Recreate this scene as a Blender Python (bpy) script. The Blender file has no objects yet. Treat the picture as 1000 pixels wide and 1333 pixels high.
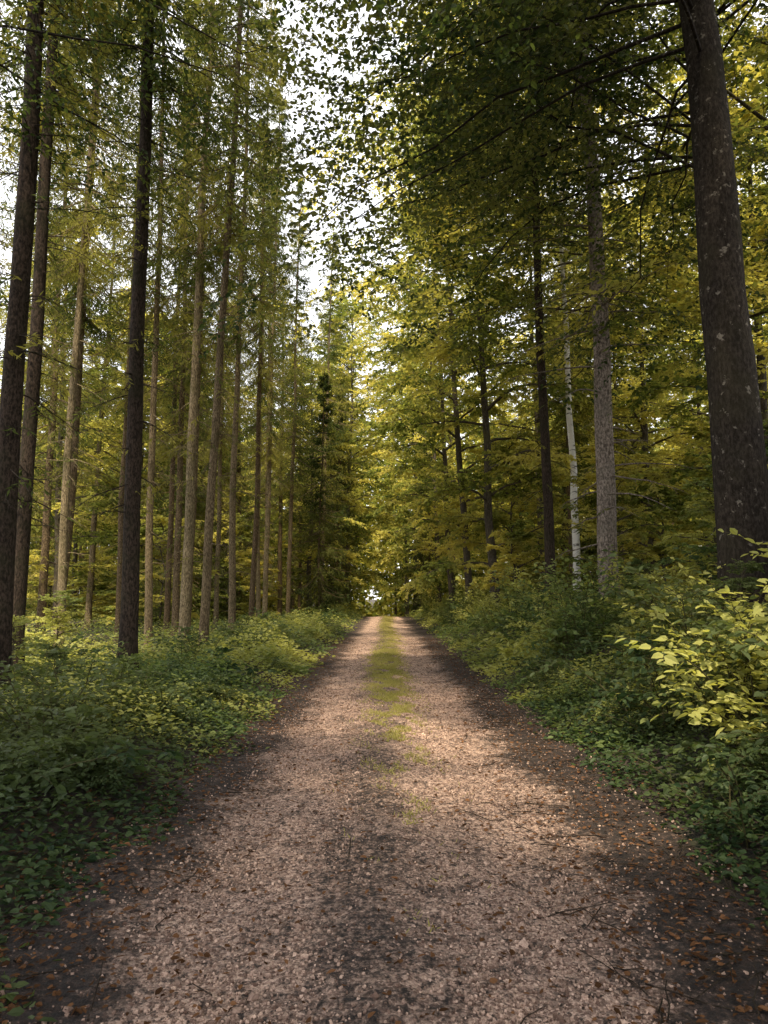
import bpy, math, numpy as np
from mathutils import Vector,Matrix
rng=np.random.default_rng(7)
col=bpy.context.scene.collection
sc=bpy.context.scene
Z=np.array([0,0,1.0])
CR=50.
def nrm(a): return a/(np.linalg.norm(a,axis=-1,keepdims=True)+1e-9)
def sst(t): t=np.clip(t,0,1); return t*t*(3-2*t)
def wob(x,y): return (np.sin(x*1.3+y*.7)+np.sin(x*.6-y*1.1+2)+.6*np.sin(x*2.9+y*2.3+1)+.4*np.sin(x*5.1-y*3.7))/3
def H(x,y):
    x=np.asarray(x,float); y=np.asarray(y,float)
    h=.85*sst((x-1.75)/3.0)+.7*sst((x-5)/9)
    h=h+.16*sst((-x-1.5)/1.0)-.35*sst((-x-2.6)/4)
    off=sst((np.abs(x)-1.6)/1.5)
    h=h+wob(x,y)*.07*off
    return h-5*sst((y-CR)/60)
# ---------------- materials
def newmat(n):
    m=bpy.data.materials.new(n); m.use_nodes=True
    nt=m.node_tree; nt.nodes.clear(); o=nt.nodes.new('ShaderNodeOutputMaterial')
    return m,nt,o
def N(nt,t,**k):
    n=nt.nodes.new(t)
    for a,b in k.items():
        if a.startswith('i_'): n.inputs[a[2:]].default_value=b
        else: setattr(n,a,b)
    return n
def mixc(nt,f,a,b,bt='MIX'):
    n=nt.nodes.new('ShaderNodeMix'); n.data_type='RGBA'; n.blend_type=bt
    for s,v in ((0,f),(6,a),(7,b)):
        if isinstance(v,bpy.types.NodeSocket): nt.links.new(v,n.inputs[s])
        elif s==0: n.inputs[0].default_value=v
        else: n.inputs[s].default_value=(*v,1)
    return n.outputs[2]
def mr(nt,v,a,b,c=0,d=1):
    n=nt.nodes.new('ShaderNodeMapRange'); n.interpolation_type='SMOOTHSTEP'
    nt.links.new(v,n.inputs[0])
    for i,q in enumerate((a,b,c,d)): n.inputs[i+1].default_value=q
    return n.outputs[0]
def math_(nt,op,a,b=0.):
    n=nt.nodes.new('ShaderNodeMath'); n.operation=op
    for s,v in ((0,a),(1,b)):
        if isinstance(v,bpy.types.NodeSocket): nt.links.new(v,n.inputs[s])
        else: n.inputs[s].default_value=v
    return n.outputs[0]
def leafmat(name,dark,light,yel,trans=.4,ymix=.6,gloss=0.,tint=(1.7,1.68,.95)):
    m,nt,o=newmat(name); L=nt.links
    g=N(nt,'ShaderNodeNewGeometry')
    no=N(nt,'ShaderNodeTexNoise',i_Scale=.4,i_Detail=1.); L.new(g.outputs['Position'],no.inputs['Vector'])
    c=mixc(nt,g.outputs['Random Per Island'],dark,light)
    c=mixc(nt,mr(nt,no.outputs[0],.4,.64,0,ymix),c,yel)
    if gloss:
        d=N(nt,'ShaderNodeBsdfPrincipled',i_Roughness=.5); d.inputs['Specular IOR Level'].default_value=gloss
        L.new(c,d.inputs['Base Color'])
    else:
        d=N(nt,'ShaderNodeBsdfDiffuse');L.new(c,d.inputs[0])
    t=N(nt,'ShaderNodeBsdfTranslucent'); c2=mixc(nt,1.,c,tint,'MULTIPLY'); L.new(c2,t.inputs[0])
    mx=N(nt,'ShaderNodeMixShader'); mx.inputs[0].default_value=trans
    L.new(d.outputs[0],mx.inputs[1]);L.new(t.outputs[0],mx.inputs[2]);L.new(mx.outputs[0],o.inputs[0])
    return m
def barkmat(name,a,b,kind='spruce',moss=(.1,.09,.035),vary=None):
    m,nt,o=newmat(name); L=nt.links
    tc=N(nt,'ShaderNodeTexCoord'); mp=N(nt,'ShaderNodeMapping'); L.new(tc.outputs['Object'],mp.inputs[0])
    mp.inputs['Scale'].default_value=(1,1,.45) if kind!='birch' else (1,1,3)
    n1=N(nt,'ShaderNodeTexNoise',i_Scale=30. if kind!='birch' else 2.5,i_Detail=6.,i_Roughness=.7); L.new(mp.outputs[0],n1.inputs['Vector'])
    n2=N(nt,'ShaderNodeTexNoise',i_Scale=1.6,i_Detail=3.); L.new(tc.outputs['Object'],n2.inputs['Vector'])
    c=mixc(nt,mr(nt,n1.outputs[0],*((.38,.66) if kind!='birch' else (.36,.46))),a,b)
    if kind!='birch': c=mixc(nt,mr(nt,n2.outputs[0],.45,.7,0,.5),c,moss if kind!='beech' else (.03,.026,.015))
    if vary:
        oi=N(nt,'ShaderNodeObjectInfo'); c=mixc(nt,mr(nt,oi.outputs['Random'],0,1,0,.9),c,mixc(nt,1.,c,vary,'MULTIPLY'))
    if kind=='beech':
        v=N(nt,'ShaderNodeTexNoise',i_Scale=9.,i_Detail=6.,i_Roughness=.65); L.new(tc.outputs['Object'],v.inputs['Vector'])
        c=mixc(nt,mr(nt,v.outputs[0],.6,.66,0,.7),c,(.19,.17,.145))
    p=N(nt,'ShaderNodeBsdfPrincipled',i_Roughness=.9); p.inputs['Specular IOR Level'].default_value=.12
    L.new(c,p.inputs['Base Color'])
    bm=N(nt,'ShaderNodeBump',i_Strength=.9 if kind=='spruce' else .4,i_Distance=.03); L.new(n1.outputs[0],bm.inputs['Height']); L.new(bm.outputs[0],p.inputs['Normal'])
    L.new(p.outputs[0],o.inputs[0]); return m
M_spr=leafmat('spruce_needles',(.03,.045,.018),(.12,.145,.046),(.36,.32,.09),.4,.66)
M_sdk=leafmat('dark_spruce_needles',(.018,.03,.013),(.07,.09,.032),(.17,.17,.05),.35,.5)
M_bee=leafmat('beech_leaves',(.055,.078,.024),(.24,.265,.075),(.62,.54,.17),.52,.7)
M_dark=leafmat('shaded_beech_leaves',(.015,.028,.011),(.065,.09,.03),(.24,.235,.075),.48,.5,.2)  # darker copy of the beech leaves, canopy shade put into the colour
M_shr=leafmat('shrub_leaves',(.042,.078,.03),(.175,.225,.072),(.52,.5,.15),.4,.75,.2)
M_shd=leafmat('shaded_shrub_leaves',(.015,.034,.015),(.065,.1,.036),(.15,.175,.06),.35,.5,.2)  # darker copy of the shrub leaves, verge shade put into the colour
M_grs=leafmat('grass_blades',(.18,.175,.05),(.37,.34,.12),(.5,.44,.17),.3,.4)
M_lit=leafmat('dead_leaves',(.035,.018,.01),(.2,.1,.05),(.1,.05,.022),.1,.3,0.,(1,.8,.6))
M_bs=barkmat('spruce_bark',(.09,.066,.038),(.4,.315,.19),vary=(.5,.43,.42))  # warm sunlit trunk tone is put into this bark colour
M_bs2=barkmat('shaded_spruce_bark',(.016,.012,.009),(.075,.053,.04),moss=(.03,.03,.015))  # shade on the nearest trunks is put into this bark colour
M_bs3=barkmat('grey_spruce_bark',(.085,.068,.055),(.38,.31,.26),moss=(.16,.14,.11))
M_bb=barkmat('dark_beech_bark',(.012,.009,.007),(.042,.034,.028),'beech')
M_b2=barkmat('beech_bark',(.04,.033,.025),(.12,.1,.075))
M_bi=barkmat('birch_bark',(.12,.11,.1),(.7,.67,.62),'birch')
M_st=barkmat('stem_bark',(.05,.045,.02),(.1,.09,.04))
# ---------------- mesh helpers
def tubes(P,r0,r1,sides=6,p=1.):
    B,n=P.shape[:2]
    T=np.gradient(P,axis=1); T=nrm(T)
    ref=np.where(np.abs(T[...,2:3])>.9,np.array([1.,0,0]),Z)
    U=nrm(np.cross(T,ref)); V=np.cross(T,U)
    s=np.linspace(0,1,n)
    r0=np.broadcast_to(r0,(B,)); r1=np.broadcast_to(r1,(B,))
    R=r1[:,None]+(r0-r1)[:,None]*(1-s)[None]**p
    a=np.arange(sides)*2*np.pi/sides
    v=P[:,:,None]+R[:,:,None,None]*(U[:,:,None]*np.cos(a)[:,None]+V[:,:,None]*np.sin(a)[:,None])
    i=np.arange(B*n*sides).reshape(B,n,sides); j=np.roll(i,-1,2)
    f=np.stack([i[:,:-1],j[:,:-1],j[:,1:],i[:,1:]],-1).reshape(-1,4)
    return v.reshape(-1,3),f
T6=np.array([(0,0,0),(.28,.46,.06),(.68,.36,.04),(1,0,-.08),(.68,-.36,.04),(.28,-.46,.06)]);F6=np.array([(0,1,2,3),(0,3,4,5)])
T4=np.array([(0,0,0),(.4,.5,0),(1,0,0),(.4,-.5,0)]);F4=np.array([(0,1,2,3)])
def leaves(p,d,n,l,w,T=T6,F=F6):
    d=nrm(d); s=nrm(np.cross(n,d)); n=np.cross(d,s); B=len(p)
    l=np.broadcast_to(l,(B,)); w=np.broadcast_to(w,(B,))
    v=p[:,None]+(l[:,None,None]*T[None,:,0:1])*d[:,None]+(w[:,None,None]*T[None,:,1:2])*s[:,None]+(l[:,None,None]*T[None,:,2:3])*n[:,None]
    f=(np.arange(B)*len(T))[:,None,None]+F[None]
    return v.reshape(-1,3),f.reshape(-1,4)
def mesh(name,parts,mats,smooth=None):
    vs=[];fs=[];ms=[];o=0
    for v,f,mi in parts:
        vs.append(v);fs.append(f+o);ms.append(np.full(len(f),mi));o+=len(v)
    v=np.concatenate(vs);f=np.concatenate(fs);mi=np.concatenate(ms)
    me=bpy.data.meshes.new(name)
    me.vertices.add(len(v));me.vertices.foreach_set('co',v.astype(np.float32).ravel())
    me.loops.add(f.size);me.loops.foreach_set('vertex_index',f.astype(np.int32).ravel())
    me.polygons.add(len(f));me.polygons.foreach_set('loop_start',np.arange(0,f.size,4,dtype=np.int32))
    for m in mats: me.materials.append(m)
    me.polygons.foreach_set('material_index',mi.astype(np.int32))
    sm=np.isin(mi,smooth if smooth is not None else [])
    me.polygons.foreach_set('use_smooth',sm)
    me.update(calc_edges=True); return me
def grow(P,k,t0,t1,ang,L,lf,droop,n=4,up=.0,r=rng,jit=.2):
    B,m=P.shape[:2]
    t=np.linspace(t0,t1,k)[None]+r.normal(0,.5*(t1-t0)/max(k,2),(B,k)); t=np.clip(t,.02,.99)
    x=t*(m-1);i=np.minimum(x.astype(int),m-2);fr=(x-i)[...,None]
    bi=np.arange(B)[:,None]
    a=P[bi,i];b=P[bi,i+1];st=a+(b-a)*fr;tan=nrm(b-a)
    side=np.cross(tan,Z)+r.normal(0,.05,tan.shape);side=nrm(side)
    sg=np.where(np.arange(k)%2,1,-1)[None,:,None]
    d=tan*math.cos(ang)+side*sg*math.sin(ang)+Z*up+r.normal(0,jit,tan.shape);d=nrm(d)
    ln=L*(1-lf*t)*r.uniform(.6,1.2,t.shape)
    s=np.linspace(0,1,n)[None,None,:,None]
    Q=st[:,:,None]+d[:,:,None]*ln[:,:,None,None]*s-Z*droop*ln[:,:,None,None]*s*s
    return Q.reshape(B*k,n,3)
def along(P,k,r,t0=.1):
    B,m=P.shape[:2]
    t=np.clip(np.linspace(t0,1,k)[None]+r.normal(0,.04,(B,k)),0,1)
    x=t*(m-1);i=np.minimum(x.astype(int),m-2);fr=(x-i)[...,None];bi=np.arange(B)[:,None]
    a=P[bi,i];b=P[bi,i+1];st=a+(b-a)*fr;tan=nrm(b-a)
    side=nrm(np.cross(tan,Z)+1e-4);sg=np.where(np.arange(k)%2,1,-1)[None,:,None]
    return st.reshape(-1,3),tan.reshape(-1,3),(side*sg).reshape(-1,3)
def leafalong(P,k,l,w,r,T=T6,F=F6,flat=.45,spread=.8):
    p,t,s=along(P,k,r)
    d=t*.6+s*spread+r.normal(0,.25,p.shape)-Z*.15
    n=Z+r.normal(0,flat,p.shape)
    sc_=r.uniform(.65,1.2,len(p))
    return leaves(p,d,n,l*sc_,w*sc_,T,F)
def trunkline(Ht,r,w=.08,n=16):
    z=np.linspace(-.3,Ht,n); 
    x=np.cumsum(r.normal(0,w,n))*.5;y=np.cumsum(r.normal(0,w,n))*.5
    x-=x[1];y-=y[1];x[0]=y[0]=0
    return np.stack([x,y,z],-1)[None]
def flare(P,r0,Ht,sides=14):
    v,f=tubes(P,r0,r0*.12,sides,.85); 
    z=v[:,2]; c=np.stack([np.interp(z,P[0,:,2],P[0,:,0]),np.interp(z,P[0,:,2],P[0,:,1])],-1)
    d=v[:,:2]-c;a=np.arctan2(d[:,1],d[:,0])
    k=1+.4*np.exp(-np.maximum(z,-.2)/.3)*(1+.35*np.sin(a*4+1))+.035*np.sin(a*3+z*2)
    v[:,:2]=c+d*k[:,None]; return v,f
def resample(P,zs):
    return np.stack([np.interp(zs,P[0,:,2],P[0,:,0]),np.interp(zs,P[0,:,2],P[0,:,1]),zs],-1)[None]
def spruce(seed,Ht,cb,Lm,r0=.2,whsp=.55,per=5,twigs=17,nd=8,dead=26,nl=.15,mat=None,bark=None,dl=1.9,dr=.014):
    r=np.random.default_rng(seed)
    P=trunkline(Ht,r); zs=np.concatenate([[-.3,0,.15,.35,.7,1.2],np.linspace(2,Ht,24)]); P=resample(P,zs)
    parts_t=[(*flare(P,r0,Ht),0)]
    z=np.repeat(np.arange(cb,Ht-.4,whsp),per); z=z+r.normal(0,.1,len(z)); B=len(z)
    q=(z-cb)/(Ht-cb)
    L=Lm*np.clip((1-q),0.02,1)**.7*np.clip(.5+q*4,0,1)*r.uniform(.5,1.25,B)+.15
    az=r.uniform(0,2*np.pi,B)
    el=np.interp(q,[0,1],[-.3,.5])+r.normal(0,.1,B)
    st=np.stack([np.interp(z,zs,P[0,:,0]),np.interp(z,zs,P[0,:,1]),z],-1)
    d=np.stack([np.cos(az)*np.cos(el),np.sin(az)*np.cos(el),np.sin(el)],-1)
    s=np.linspace(0,1,6)[None,:,None]
    BP=st[:,None]+d[:,None]*L[:,None,None]*s+Z*(L[:,None,None]*(-.5*s**1.5+.42*s**3))
    parts_t.append((*tubes(BP,.012+.007*L,.003,4),0))
    TW=grow(BP,twigs,.1,1.,.95,.6,.45,.6,4,-.2,r,.12)
    bl=np.repeat(np.clip(L/2.,.35,1.15),twigs)
    TW=TW[:,:1]+(TW-TW[:,:1])*bl[:,None,None]
    crown=[(*leafalong(TW,nd,nl,nl*.3,r,T4,F4,.5,.5),0)]
    crown.append((*leafalong(BP,nd*2,nl,nl*.32,r,T4,F4,.6,.65),0))
    z=r.uniform(1.8,cb+1,dead);az=r.uniform(0,2*np.pi,dead);L=r.uniform(.4,dl,dead)*np.interp(z,[1.8,cb],[.5,1.1])
    st=np.stack([np.interp(z,zs,P[0,:,0]),np.interp(z,zs,P[0,:,1]),z],-1)
    d=np.stack([np.cos(az),np.sin(az),r.uniform(-.25,.2,dead)],-1)
    DP=st[:,None]+d[:,None]*L[:,None,None]*s-Z*(L[:,None,None]*.22*s*s)+np.cumsum(r.normal(0,.02,(dead,6,3)),1)
    parts_t.append((*tubes(DP,dr,.003,4),0))
    DT=grow(DP,7,.3,1.,.7,.45,.4,.3,3,-.05,r); parts_t.append((*tubes(DT,.005,.0015,3),0))
    sel=r.random(len(DT))<np.repeat(np.interp(z,[2,cb],[.1,.65]),7)
    crown.append((*leafalong(DT[sel],8,nl,nl*.25,r,T4,F4,.6,.65),0))
    return mesh('spruce_trunk',parts_t,[bark or M_bs],[0]),mesh('spruce_crown',crown,[mat or M_spr])
def beech(seed,Ht,cb,Ls,r0=.2,limbs=24,sec=12,tw=6,lv=12,ll=.1,azf=None,mat=None,bark=None,droop=.25,lr=1.,T=T6,F=F6,wav=.05,flat=.6):
    r=np.random.default_rng(seed)
    P=trunkline(Ht,r,.1); zs=np.concatenate([[-.3,0,.15,.35,.7,1.2],np.linspace(2,Ht,20)]); P=resample(P,zs)
    parts=[(*flare(P,r0,Ht),0)]
    z=np.linspace(cb,Ht*.97,limbs)+r.normal(0,.25,limbs); q=np.clip((z-cb)/(Ht-cb),0,1)
    az=np.arange(limbs)*2.4+r.normal(0,.4,limbs) if azf is None else azf(r,limbs)
    L=Ls*np.interp(q,[0,.3,.7,1],[.75,1,.8,.3])*r.uniform(.75,1.2,limbs)
    el=np.interp(q,[0,1],[.15,.9])+r.normal(0,.12,limbs)
    st=np.stack([np.interp(z,zs,P[0,:,0]),np.interp(z,zs,P[0,:,1]),z],-1)
    d=np.stack([np.cos(az)*np.cos(el),np.sin(az)*np.cos(el),np.sin(el)],-1)
    n=8;s=np.linspace(0,1,n)[None,:,None]
    wv=np.cumsum(r.normal(0,wav,(limbs,n,3)),1)*L[:,None,None]*.5*s
    LP=st[:,None]+d[:,None]*L[:,None,None]*s-Z*(droop*L[:,None,None]*s*s)+wv
    parts.append((*tubes(LP,(.02+.008*L)*lr,.004,6),0))
    S=grow(LP,sec,.15,1.,.8,Ls*.36,.45,.12,5,.06,r); parts.append((*tubes(S,.010*lr,.003,4),0))
    T_=grow(S,tw,.15,1.,.75,Ls*.15,.3,.12,4,.0,r); parts.append((*tubes(T_,.004,.0015,3),0))
    crown=[(*leafalong(T_,lv,ll,ll*.64,r,T,F,flat),0)]
    return mesh('tree_trunk',parts,[bark or M_b2],[0]),mesh('tree_crown',crown,[mat or M_bee])
def shrub(seed,h,sp,stems,sec,lv,ll,mat=None):
    r=np.random.default_rng(seed)
    az=r.uniform(0,6.28,stems);e=r.uniform(.5,1.4,stems);L=h*r.uniform(.5,1.4,stems)
    d=np.stack([np.cos(az)*np.cos(e)*sp,np.sin(az)*np.cos(e)*sp,np.sin(e)],-1)
    st=np.stack([r.normal(0,.1*sp,stems),r.normal(0,.1*sp,stems),np.full(stems,-.05)],-1)
    s=np.linspace(0,1,6)[None,:,None]
    P=st[:,None]+d[:,None]*L[:,None,None]*s-Z*L[:,None,None]*.35*s**2.5
    S=grow(P,sec,.25,1.,.85,h*.38,.3,.25,4,.15,r)
    return mesh('shrub',[(*tubes(P,.008,.003,4),0),(*tubes(S,.003,.0015,3),0),(*leafalong(S,lv,ll,ll*.62,r,flat=.5),1),(*leafalong(P,lv,ll,ll*.62,r,flat=.5),1)],[M_st,mat or M_shr])
# ---------------- placing
def tree(name,label,cat,group,ms,x,y,sx=1.,sz=1.,rot=0.,lean=0.,leany=0.):
    e=bpy.data.objects.new(name,None);e.empty_display_size=.3;col.objects.link(e)
    e.location=(x,y,float(H(x,y)))
    e.rotation_euler=(Matrix.Rotation(lean,3,'Y')@Matrix.Rotation(-leany,3,'X')@Matrix.Rotation(rot,3,'Z')).to_euler()
    e.scale=(sx,sx,sz)
    e['label']=label;e['category']=cat;e['group']=group
    for nm,m in (('trunk',ms[0]),('crown',ms[1])):
        o=bpy.data.objects.new(nm,m);col.objects.link(o);o.parent=e
    return e
SP=[spruce(i+1,27,c,Lm,.2,per=p,dead=dd,bark=bk,dl=dl,dr=dr) for i,(c,Lm,p,dd,bk,dl,dr) in enumerate([(8.0,2.8,5,34,None,1.9,.014),(9.,2.7,5,34,None,1.9,.014),(7.0,2.9,5,30,None,1.9,.014),(8.5,2.6,5,34,None,1.9,.014),(12,2.8,5,60,M_bs2,2.4,.014),(10.5,3.0,5,54,None,2.4,.014),(12.5,2.5,5,60,M_bs3,3.8,.026)])]
SL=[spruce(20+i,h,1.0,Lm,.14,whsp=.42,per=5,twigs=14,nd=7,dead=6,nl=.2) for i,(h,Lm) in enumerate([(15,2.8),(21,3.2)])]
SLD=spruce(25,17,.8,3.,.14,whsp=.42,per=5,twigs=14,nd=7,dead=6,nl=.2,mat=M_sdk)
BE=[beech(40+i,h,c,L,.2,limbs=30,sec=13,tw=6,lv=13,ll=.16,T=T4,F=F4) for i,(h,c,L) in enumerate([(19,3.,4.8),(22,5.5,5.2),(16,1.6,4.4)])]
YB=[beech(60+i,h,.5,L,.04,limbs=20,sec=9,tw=5,lv=8,ll=.12,mat=M_bee) for i,(h,L) in enumerate([(6,1.9),(3.6,1.4)])]
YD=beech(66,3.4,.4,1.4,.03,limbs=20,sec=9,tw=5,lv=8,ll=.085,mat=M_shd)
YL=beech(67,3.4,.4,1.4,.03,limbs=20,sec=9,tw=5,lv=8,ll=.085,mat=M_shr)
BI=beech(70,20,11,2.4,.15,limbs=16,sec=10,tw=6,lv=9,ll=.12,bark=M_bi)
azl=lambda r,n: np.pi+r.normal(-.1,1.15,n)
azr=lambda r,n: r.normal(.35,.5,n)
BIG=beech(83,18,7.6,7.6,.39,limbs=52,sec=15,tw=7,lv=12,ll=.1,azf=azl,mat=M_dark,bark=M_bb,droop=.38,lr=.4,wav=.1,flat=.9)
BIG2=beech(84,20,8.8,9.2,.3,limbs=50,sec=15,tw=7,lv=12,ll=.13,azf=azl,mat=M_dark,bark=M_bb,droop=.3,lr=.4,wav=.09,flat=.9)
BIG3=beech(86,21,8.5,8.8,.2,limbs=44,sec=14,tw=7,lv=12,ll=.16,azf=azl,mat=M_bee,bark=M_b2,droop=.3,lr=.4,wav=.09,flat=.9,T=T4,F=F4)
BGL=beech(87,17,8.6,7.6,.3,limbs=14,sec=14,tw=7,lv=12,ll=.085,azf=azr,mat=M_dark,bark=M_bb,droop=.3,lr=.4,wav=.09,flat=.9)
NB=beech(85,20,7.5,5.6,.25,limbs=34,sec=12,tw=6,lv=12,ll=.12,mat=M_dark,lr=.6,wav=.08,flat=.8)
G_s='tall spruces along the forest track';G_b='beech trees lining the forest track'
named=[(-5.75,11,.2,0,4),(-7.25,14.5,.18,.0,4),(-9.8,22,.17,.03,5),(-4.8,13.8,.185,.0,4),(-9.4,26,.15,.0,1),(-5.2,19,.15,.012,5),(-7.7,27,.15,0,0),(-4.45,18,.125,.033,5),(-4.8,23,.12,0,5),(-5.6,34,.14,.01,0),(-5.2,39,.14,.02,0),(-3.9,60,.22,0,1),(-4.1,46,.16,.03,2),(-6.9,42,.16,.0,0),
 (-6.6,24.5,.125,.015,5),(-8.6,19.5,.125,.01,5),(-7.6,33,.13,0,1),(-10.5,17.5,.15,-.01,5),(-12,24,.15,.02,3),(-6.4,37,.14,-.01,5),(-8.9,30,.14,0,0),(-5.3,29,.13,.015,5),(-6.9,21.5,.13,-.01,5),
 (5.15,16.8,.265,-.045,6),(4.5,20,.165,-.012,4),(7.6,30,.15,0,2)]
pts=[]
for i,(x,y,r,le,v) in enumerate(named):
    lab='tall straight spruce with bare lower trunk among verge undergrowth' if r<.2 else 'thick spruce trunk rising beside the gravel track'
    tree('spruce_tree',lab,'tree',G_s,SP[v],x,y,max(r/.2,.65),1+.05*math.sin(i*3),i*1.7,le);pts.append((x,y))
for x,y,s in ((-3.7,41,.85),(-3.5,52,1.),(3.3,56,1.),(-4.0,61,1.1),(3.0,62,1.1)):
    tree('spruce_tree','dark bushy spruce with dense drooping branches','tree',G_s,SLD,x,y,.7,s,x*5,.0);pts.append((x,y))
tree('beech_tree','massive dark beech with lichen-spotted bark on the green bank','tree',G_b,BIG,4.55,9.2,1.,1.,0,-.032);pts.append((4.55,9.2))
tree('beech_tree','dark beech beside the camera, added to shade the foreground','tree',G_b,BIG2,6.5,13.4,1.,1.,0,-.01);pts.append((6.5,13.4))
tree('beech_tree','leafy beech with spreading yellow-green crown','tree',G_b,BIG3,6.85,22.4,1.,1.,0,-.02);pts.append((6.85,22.4))
tree('beech_tree','dark beech beside the camera, added to shade the foreground','tree',G_b,BGL,-7.3,8.2,1.,1.,0,0)
for x,y in ((6.45,24.8),):
    tree('birch_tree','slim pale birch with white bark in the undergrowth','tree','pale birches among the beeches',BI,x,y,1.05,1,x,-.012);pts.append((x,y))
def ok(x,y,d):
    return all((x-a)**2+(y-b)**2>d*d for a,b in pts)
def scatter(n,xr,yr,d,fn):
    c=0
    for _ in range(n*30):
        if c>=n: break
        x=rng.uniform(*xr);y=rng.uniform(*yr)
        if abs(x)>.54*y+3 or not ok(x,y,d): continue
        pts.append((x,y));fn(x,y);c+=1
def fs(x,y): tree('spruce_tree','tall spruce with drooping needle branches on the forest floor','tree',G_s,SP[rng.integers(4)],x,y,rng.uniform(.65,1.),rng.uniform(.8,1.05),rng.uniform(0,6),rng.normal(0,.015))
def fl(x,y): tree('spruce_tree','bushy spruce with green branches down to the ground','tree',G_s,SL[rng.integers(2)],x,y,rng.uniform(.8,1.1),rng.uniform(.75,1.1),rng.uniform(0,6),rng.normal(0,.01))
def fb(x,y): tree('beech_tree','leafy beech with spreading yellow-green crown','tree',G_b,BE[rng.integers(3)],x,y,rng.uniform(.8,1.1),rng.uniform(.85,1.15),rng.uniform(0,6),rng.normal(0,.03))
def fy(x,y): tree('beech_tree','young beech sapling with layered yellow-green leaves','tree',G_b,YB[rng.integers(2)],x,y,rng.uniform(.8,1.3),rng.uniform(.7,1.3),rng.uniform(0,6),rng.normal(0,.05))
for x,y,k,s,le in ((4.2,28,2,1.3,-.05),(3.9,34,0,1.3,-.05),(3.7,41,2,1.45,-.04),(3.6,50,2,1.4,-.03),(10.5,17,1,1,0),(11,21,2,1,0),(7.4,35,1,1,0),(-5.2,50,2,1.1,0),(-4.2,57,0,1.1,0),(12,13,0,1,0),(2.6,66,0,1.5,0),(-3.4,67,0,1.5,0),(3.4,75,1,1.3,0),(2.4,82,0,1.6,0),(-5.4,90,1,1.4,0),(-5.5,76,0,1.4,0),(5.5,60,2,1.4,0),(-3.0,56,1,1.12,.01)):
    pts.append((x,y));tree('beech_tree','leafy beech with spreading yellow-green crown','tree',G_b,BE[k],x,y,1 if y<60 else 1.15,s,x*3+y,le)
for x,y,s,k in ((5.6,8.2,.7,0),(6.3,9.3,.95,0),(5.6,11.2,.75,1),(7.6,11,1.1,0),(4.6,13,.35,1),(6.4,14.3,.75,1),(-5.9,8.2,.42,0),(-7,10,.5,0),(-8.6,13,.6,1),(3.9,10.9,.34,1),(-4.6,6.6,.38,0),(-3.5,5.3,.28,0),(-4.3,9.6,.22,0),(-6.6,13.2,.38,1),(-7.4,16.5,.5,1),(7.6,15.5,1.,1),(8.8,14,1.2,0),(3.6,7.4,.33,0),(4.8,7.2,.4,0),(5.2,6.6,.5,0)):
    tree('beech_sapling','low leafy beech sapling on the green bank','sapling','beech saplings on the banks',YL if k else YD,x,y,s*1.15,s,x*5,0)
scatter(24,(-36,-5.5),(24,72),2.4,fs)
scatter(17,(-32,-8),(32,76),2.4,fl)
scatter(13,(-28,-5),(32,78),2.3,fb)
scatter(16,(-20,-4),(24,65),1.5,fy)
scatter(20,(6,32),(26,75),2.8,fb)
scatter(6,(8,30),(24,70),2.2,fs)
scatter(8,(6,30),(28,75),2.2,fl)
scatter(24,(4.2,18),(20,62),1.5,fy)
for x,y in ((7.0,4),(-6.8,3.),(4.8,-2),(-4.2,-2.5),(0.5,-6)):  # off-frame trees added around the camera to darken the foreground
    tree('beech_tree','dark beech beside the camera, added to shade the foreground','tree',G_b,NB,x,y,1.1,.9,x*3+y,0)
# ---------------- undergrowth
specs=[(1.2,1.0,12,8,7,.085),(.8,1.3,14,7,7,.07),(1.7,.7,10,8,7,.09),(.6,1.5,14,6,7,.06),(.75,1.2,8,5,7,.13)]
SH=[shrub(100+i,*s) for i,s in enumerate(specs)]
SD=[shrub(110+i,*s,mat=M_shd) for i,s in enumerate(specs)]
G_u='leafy shrubs on the track verges'
labs=['upright leafy green shrub on the track verge','arching bramble bush on the track verge','tall leafy shrub growing between tree trunks','low spreading bramble at the track edge','broad-leaved green herb on the forest floor']
XL,XR=1.72,1.92
for side,num in ((-1,140),(1,155)):
    for i in range(num):
        y=2.9+ (i/num)**1.7*54+rng.uniform(-.5,.5)
        off=abs(rng.normal(0,1))*(1.3+y*.05)+.1
        x=side*((XL+.2 if side<0 else XR+.1)+off+(.3*max(0,(6-y))/4))
        if abs(x)>.58*y+2: x=side*(.5*y+1.4)
        k=rng.choice([1,3,4] if off<.8 else [0,1,0,4,1] if side<0 else [0,2,2,4])
        if k==4 and y<5: k=1
        dk=rng.random()<np.clip((1.7 if side<0 else 1.3)-y/11,0,1)  # shade-coloured copy picked more often close to the camera
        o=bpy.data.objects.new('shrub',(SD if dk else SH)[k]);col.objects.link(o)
        s=rng.uniform(.6,1.25)*(1 if off>.6 else .75)
        if y<4.5: s*=.8
        if side<0 and y<22: s*=.8
        o.location=(x,y,float(H(x,y)));o.scale=(s,s,s*rng.uniform(.85,1.2));o.rotation_euler=(0,0,rng.uniform(0,6.3))
        o['label']=labs[k];o['category']='shrub';o['group']=G_u
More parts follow.
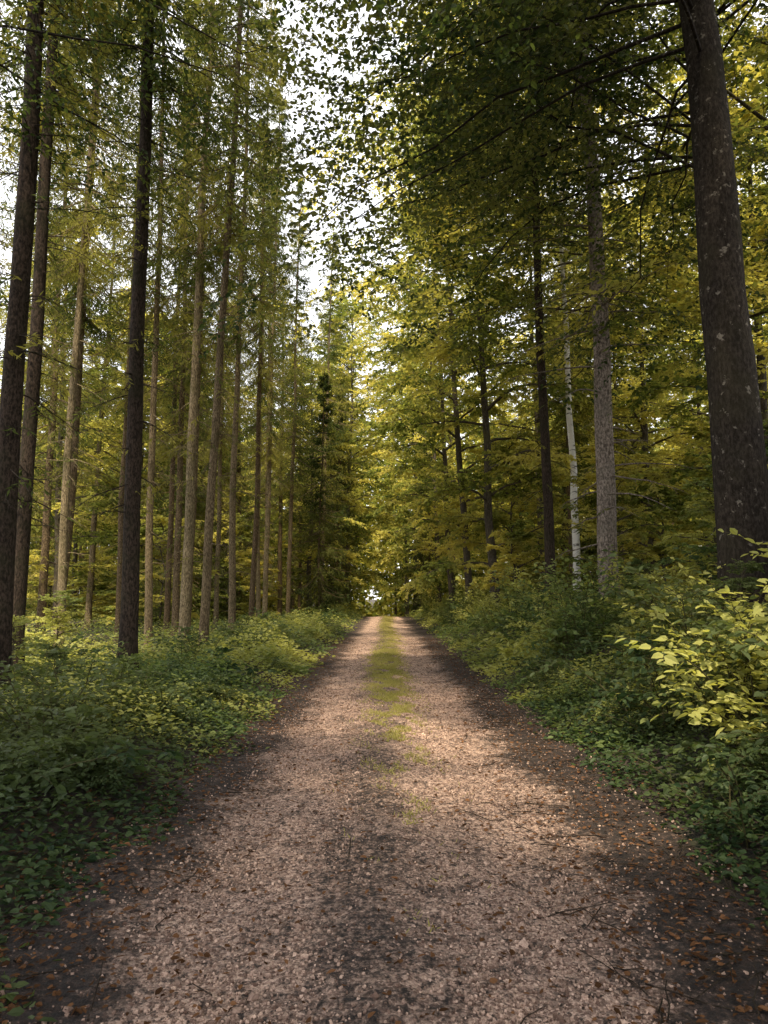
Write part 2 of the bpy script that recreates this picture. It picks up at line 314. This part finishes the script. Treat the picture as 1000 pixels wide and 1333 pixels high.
def cover(n,yr,ll,hmax,T,F,pw=1.6,seed=5,mi=0):
    r=np.random.default_rng(seed)
    y=yr[0]+(yr[1]-yr[0])*r.random(n)**pw
    sd=np.where(r.random(n)<.5,-1,1)
    W=np.minimum(.6*y+2.5,30);xin=np.where(sd<0,XL-.1,XR-.1)
    x=sd*(xin+(W-xin)*r.random(n)**1.5)+wob(y*1.7,y*.9)*.22+r.normal(0,.1,n)
    edge=sst((np.abs(x)-xin)/1.2)
    cl=.5+.5*wob(x*2.1,y*1.9)
    hh=r.random(n)*hmax*(.12+.88*edge)*(.3+.9*np.clip(cl,0,1))
    keep=r.random(n)<np.clip(.2+edge+cl*.3,0,1)
    x,y,hh=x[keep],y[keep],hh[keep];m=len(x)
    p=np.stack([x,y,H(x,y)+.01+hh],-1)
    a=r.uniform(0,6.28,m);d=np.stack([np.cos(a),np.sin(a),r.normal(-.1,.25,m)],-1)
    nn=Z+r.normal(0,.4,(m,3));s=r.uniform(.5,1.3,m)
    return (*leaves(p,d,nn,ll*s,ll*.66*s,T,F),mi)
o=bpy.data.objects.new('undergrowth',mesh('undergrowth',[cover(80000,(2.3,11),.055,.38,T6,F6,1.1,5,1),cover(55000,(7,17),.065,.45,T6,F6,1.,15),cover(110000,(14,60),.1,.8,T4,F4,1.3,6),cover(30000,(50,120),.25,1.,T4,F4,1.,8)],[M_shr,M_shd]))  # nearest layer uses the leaf colour with shade painted in
col.objects.link(o);o['kind']='stuff';o['label']='dense leafy ground cover of brambles and herbs on verges';o['category']='undergrowth'
# far forest mass
r=np.random.default_rng(9);n=130000
a=r.uniform(-.62,.62,n);dist=r.uniform(88,128,n);x=np.sin(a)*dist;y=np.cos(a)*dist
zt=H(x,y)+(27+4*wob(x*.25,y*.2))*r.random(n)**1.1
rr_=np.hypot((x+1.8*dist/100)/1.0,(zt-1.2)/1.3)
k=(rr_>1)|(r.random(n)<.06)
p=np.stack([x,y,zt],-1)[k];m=len(p)
tk=120;ta=r.uniform(-.6,.6,tk);ta=np.where(np.abs(ta+.018)<.02,ta-.08,ta);td=r.uniform(86,125,tk);tx=np.sin(ta)*td;ty=np.cos(ta)*td;zz=np.linspace(-.3,18,5)
tp=np.stack([np.repeat(tx[:,None],5,1),np.repeat(ty[:,None],5,1),H(tx,ty)[:,None]+zz[None]],-1)
o=bpy.data.objects.new('distant_forest',mesh('distant_forest',[(*leaves(p,r.normal(0,1,(m,3)),Z+r.normal(0,.7,(m,3)),.9*r.uniform(.5,1.2,m),.6,T4,F4),0),(*tubes(tp,.22,.1,6),1)],[M_bee,M_b2]))
col.objects.link(o);o['kind']='stuff';o['label']='distant mass of yellow-green forest beyond the track';o['category']='forest'
# ---------------- ground
def sheet(name,xs,ys,fz,mat):
    X,Y=np.meshgrid(xs,ys,indexing='xy');Zz=fz(X,Y)
    v=np.stack([X,Y,Zz],-1).reshape(-1,3);nx,ny=len(xs),len(ys)
    i=np.arange(nx*ny).reshape(ny,nx)
    f=np.stack([i[:-1,:-1],i[:-1,1:],i[1:,1:],i[1:,:-1]],-1).reshape(-1,4)
    o=bpy.data.objects.new(name,mesh(name,[(v,f,0)],[mat],[0]));col.objects.link(o);return o
m,nt,oo=newmat('forest_soil');L=nt.links
g=N(nt,'ShaderNodeNewGeometry');n1=N(nt,'ShaderNodeTexNoise',i_Scale=14.,i_Detail=8.,i_Roughness=.75);L.new(g.outputs['Position'],n1.inputs['Vector'])
n2=N(nt,'ShaderNodeTexNoise',i_Scale=.9,i_Detail=4.);L.new(g.outputs['Position'],n2.inputs['Vector'])
c=mixc(nt,mr(nt,n1.outputs[0],.35,.7),(.011,.008,.006),(.06,.038,.026))
c=mixc(nt,mr(nt,n2.outputs[0],.5,.65,0,.7),c,(.035,.045,.015))
p_=N(nt,'ShaderNodeBsdfPrincipled',i_Roughness=.95);L.new(c,p_.inputs['Base Color'])
b=N(nt,'ShaderNodeBump',i_Strength=1.,i_Distance=.06);L.new(n1.outputs[0],b.inputs['Height']);L.new(b.outputs[0],p_.inputs['Normal']);L.new(p_.outputs[0],oo.inputs[0])
M_soil=m
def gx(a,b,n): return np.linspace(a,b,n)
xs=np.unique(np.concatenate([-np.geomspace(12,900,22),gx(-12,12,161),np.geomspace(12,900,22)]))
ys=np.unique(np.concatenate([gx(-12,20,161),gx(20,130,160),np.geomspace(130,1200,20),-np.geomspace(12,600,12)]))
g_=sheet('ground',xs,ys,lambda X,Y:H(X,Y)-.07*(1-sst((np.abs(X)-1.5)/.35)),M_soil)
g_['kind']='structure';g_['label']='dark forest floor with soil and moss';g_['category']='ground'
# path
m,nt,oo=newmat('gravel_track');L=nt.links
g=N(nt,'ShaderNodeNewGeometry');sx=N(nt,'ShaderNodeSeparateXYZ');L.new(g.outputs['Position'],sx.inputs[0])
nb=N(nt,'ShaderNodeTexNoise',i_Scale=1.3,i_Detail=7.,i_Roughness=.75);L.new(g.outputs['Position'],nb.inputs['Vector'])
nf=N(nt,'ShaderNodeTexNoise',i_Scale=24.,i_Detail=8.,i_Roughness=.78);L.new(g.outputs['Position'],nf.inputs['Vector'])
nl_=N(nt,'ShaderNodeTexNoise',i_Scale=3.2,i_Detail=6.,i_Roughness=.75);L.new(g.outputs['Position'],nl_.inputs['Vector'])
vo=N(nt,'ShaderNodeTexVoronoi',i_Scale=78.);L.new(g.outputs['Position'],vo.inputs['Vector'])
vo2=N(nt,'ShaderNodeTexVoronoi',i_Scale=30.);L.new(g.outputs['Position'],vo2.inputs['Vector'])
ax=math_(nt,'ABSOLUTE',sx.outputs[0])
nbo=math_(nt,'SUBTRACT',nb.outputs[0],.5)
edge=mr(nt,math_(nt,'ADD',ax,math_(nt,'MULTIPLY',nbo,1.8)),.8,1.3,1,0)
axc=math_(nt,'ABSOLUTE',math_(nt,'ADD',sx.outputs[0],.1))
cen=mr(nt,math_(nt,'ADD',axc,math_(nt,'MULTIPLY',nbo,1.8)),.0,.48,.12,1)
cc=N(nt,'ShaderNodeSeparateColor');L.new(vo.outputs['Color'],cc.inputs[0])
stone=mixc(nt,cc.outputs[0],(.17,.095,.07),(.8,.56,.44))
soil=mixc(nt,mr(nt,nf.outputs[0],.38,.7),(.010,.006,.005),(.07,.04,.029))
tf=math_(nt,'MULTIPLY',mr(nt,nf.outputs[0],.38,.54,.05,1.),mr(nt,nl_.outputs[0],.37,.52,.35,1.))
track=mixc(nt,tf,soil,stone)
midc=mixc(nt,mr(nt,nf.outputs[0],.45,.65,0,.7),soil,stone)
c=mixc(nt,cen,midc,track)
esoil=mixc(nt,mr(nt,nf.outputs[0],.57,.62,0,.3),soil,stone)
c=mixc(nt,edge,esoil,c)
p_=N(nt,'ShaderNodeBsdfPrincipled',i_Roughness=.85);L.new(c,p_.inputs['Base Color'])
hgt=math_(nt,'ADD',math_(nt,'MULTIPLY',vo.outputs['Distance'],-.6),nf.outputs[0])
hgt=math_(nt,'ADD',hgt,math_(nt,'MULTIPLY',vo2.outputs['Distance'],-.4))
b=N(nt,'ShaderNodeBump',i_Strength=1.,i_Distance=.024);L.new(hgt,b.inputs['Height']);L.new(b.outputs[0],p_.inputs['Normal']);L.new(p_.outputs[0],oo.inputs[0])
def phv(x,y): 
    return .035*np.exp(-(x/.35)**2)-.02*np.exp(-((np.abs(x)-.9)/.3)**2)+.012*wob(x*5,y*4)+.02-5*sst((y-CR)/60)
def ph(X,Y):
    e=np.abs(X)-(np.where(X<0,1.78,1.9)+.15*wob(Y*2.1+np.sign(X)*3,Y*.7))
    rr=np.random.default_rng(3).normal(0,.0035,X.shape)
    return phv(X,Y)+rr-.14*sst((e+.15)/.3)
pa=sheet('gravel_path',gx(-2.4,2.4,161),np.concatenate([gx(-3,1.5,10),1.5*np.power(80/1.5,gx(0.002,1,620)),gx(82,130,25)]),ph,m)
pa['kind']='structure';pa['label']='tan-brown gravel forest track with dark soil edges';pa['category']='path'
CV=np.array([(x,y,z) for z in(-1,1) for x,y in((-1,-1),(1,-1),(1,1),(-1,1))],float)/1.6
CF=np.array([(0,3,2,1),(4,5,6,7),(0,1,5,4),(1,2,6,5),(2,3,7,6),(3,0,4,7)])
def stones(n,y0,y1,s0,s1,seed):
    r=np.random.default_rng(seed);y=y0+(y1-y0)*r.random(n)**1.5
    x=r.uniform(-1.9,1.9,n);w=np.exp(-((np.abs(x)-.66)/.47)**4)*(.55+.7*wob(x*4,y*2.3))+.08
    k=r.random(n)<w;x=x[k];y=y[k];m=len(x)
    s=s0*(s1/s0)**(r.random(m)**2.2)
    V=CV[None]*(1+r.uniform(-.35,.25,(m,8,3)))*(s[:,None,None]*np.stack([r.uniform(.7,1.3,m),r.uniform(.7,1.2,m),r.uniform(.6,1.,m)],-1)[:,None])
    a=r.uniform(0,6.28,m);ca,sa=np.cos(a)[:,None],np.sin(a)[:,None]
    tx=r.normal(0,.5,m)[:,None]
    X,Y,Zv=V[...,0],V[...,1],V[...,2];X,Zv=X-Zv*tx,Zv+X*tx
    V=np.stack([X*ca-Y*sa+x[:,None],X*sa+Y*ca+y[:,None],Zv+(phv(x,y)+s*.15)[:,None]],-1)
    f=(np.arange(m)*8)[:,None,None]+CF[None]
    return V.reshape(-1,3),f.reshape(-1,4),0
m,nt,oo=newmat('gravel_stones');L=nt.links
g=N(nt,'ShaderNodeNewGeometry');nn=N(nt,'ShaderNodeTexNoise',i_Scale=90.,i_Detail=3.);L.new(g.outputs['Position'],nn.inputs['Vector'])
c=mixc(nt,g.outputs['Random Per Island'],(.1,.052,.036),(.64,.45,.35));c=mixc(nt,mr(nt,nn.outputs[0],.4,.7,0,.6),c,(.12,.07,.05))
p_=N(nt,'ShaderNodeBsdfPrincipled',i_Roughness=.8);L.new(c,p_.inputs['Base Color']);L.new(p_.outputs[0],oo.inputs[0])
o=bpy.data.objects.new('gravel',mesh('gravel',[stones(125000,2,12,.0038,.0105,1),stones(1300,2,12,.01,.021,2),stones(22000,8,26,.006,.013,4)],[m]))
col.objects.link(o);o['kind']='stuff';o['label']='loose tan-brown gravel stones on the track';o['category']='gravel'
def grass(n,y0,y1,sg,seed,hm,pw=1.):
    r=np.random.default_rng(seed);y=y0+(y1-y0)*r.random(n)**pw
    x=.08+.08*np.sin(y*.3)+r.normal(0,sg,n)+.06*wob(y,y)
    pn=wob(x*9+3,y*3.9)+.8*wob(y*7,x*15)+.6*wob(x*31,y*23)
    th=1.15*(1-np.clip((y-3.5)/9,0,1))-.2
    dens=np.clip((y-3)/8,.07,.85)*np.clip(.5+(pn-th)*1.8,0,1)
    k=(r.random(n)<dens)&(np.abs(x)<.65);x=x[k];y=y[k];m=len(x)
    p=np.stack([x,y,phv(x,y)-.005],-1)
    d=np.stack([r.normal(0,.6,m),r.normal(0,.6,m),np.ones(m)*r.uniform(.3,1,m)],-1)
    l=hm*r.uniform(.4,1.3,m)
    return (*leaves(p,d,r.normal(0,1,(m,3)),l,np.maximum(.005,l*.12),T4,F4),0)
o=bpy.data.objects.new('grass',mesh('grass',[grass(115000,3.0,20,.18,11,.046),grass(50000,16,60,.2,12,.065)],[M_grs]))
col.objects.link(o);o['kind']='stuff';o['label']='yellow-green grass strip down the track centre';o['category']='grass'
# litter
r=np.random.default_rng(15);n=16000
y=2+(26-2)*r.random(n)**1.5;sd=np.where(r.random(n)<.5,-1,1);x=sd*(1.6+r.normal(0,.45,n));k=np.abs(x)<3.4
kk=r.random(n)<.2;x=np.where(kk,r.uniform(-1.6,1.6,n),x);x=x[k];y=y[k];m_=len(x)
zz=np.where(np.abs(x)<1.7,phv(x,y),H(x,y))+.012
a=r.uniform(0,6.28,m_)
pp=(*leaves(np.stack([x,y,zz],-1),np.stack([np.cos(a),np.sin(a),r.normal(0,.15,m_)],-1),Z+r.normal(0,.35,(m_,3)),r.uniform(.012,.05,m_),r.uniform(.01,.03,m_)),0)
n=340;y=2.3+9*r.random(n)**1.4;x=np.where(r.random(n)<.75,1,-1)*(1.55+r.normal(0,.4,n));a=r.uniform(0,6.28,n);l=r.uniform(.05,.5,n)**1.2
s=np.linspace(-.5,.5,4)[None,:,None];D=np.stack([np.cos(a),np.sin(a),r.normal(0,.04,n)],-1)
TP=np.stack([x,y,np.maximum(phv(x,y)*(np.abs(x)<1.8),H(x,y))+.02],-1)[:,None]+D[:,None]*l[:,None,None]*s+r.normal(0,.008,(n,4,3))
o=bpy.data.objects.new('leaf_litter',mesh('leaf_litter',[pp,(*tubes(TP,.004,.002,4),1)],[M_lit,M_bs2]))
col.objects.link(o);o['kind']='stuff';o['label']='brown dead leaves and twigs scattered on the track edges';o['category']='leaf litter'
# ---------------- light
S=Vector((-.1,-.38,.9)).normalized()
sun=bpy.data.lights.new('sun','SUN');sun.energy=9;sun.angle=math.radians(2.5);sun.color=(1,.86,.62)
so=bpy.data.objects.new('sun',sun);col.objects.link(so);so.rotation_euler=S.to_track_quat('Z','Y').to_euler()
w=bpy.data.worlds.new('World');sc.world=w;w.use_nodes=True;nt=w.node_tree;L=nt.links;bg=nt.nodes['Background']
sk=nt.nodes.new('ShaderNodeTexSky');sk.sky_type='NISHITA';sk.sun_disc=False;sk.sun_elevation=math.asin(S.z);sk.sun_rotation=math.atan2(S.x,S.y)
c=mixc(nt,.8,sk.outputs[0],(7.8,7.7,7.7));L.new(c,bg.inputs[0]);bg.inputs[1].default_value=.29
# camera
cam=bpy.data.cameras.new('camera');co=bpy.data.objects.new('camera',cam);col.objects.link(co)
co.location=(0.0,0,1.5);co.rotation_euler=(math.radians(96.5),0,0)
cam.sensor_fit='VERTICAL';cam.sensor_height=36;cam.lens=18/math.tan(math.radians(35));cam.clip_end=3000;cam.shift_x=-.002
sc.camera=co
sc.view_settings.view_transform='Standard';sc.view_settings.look='None';sc.view_settings.exposure=0
print('objs',len(bpy.data.objects))
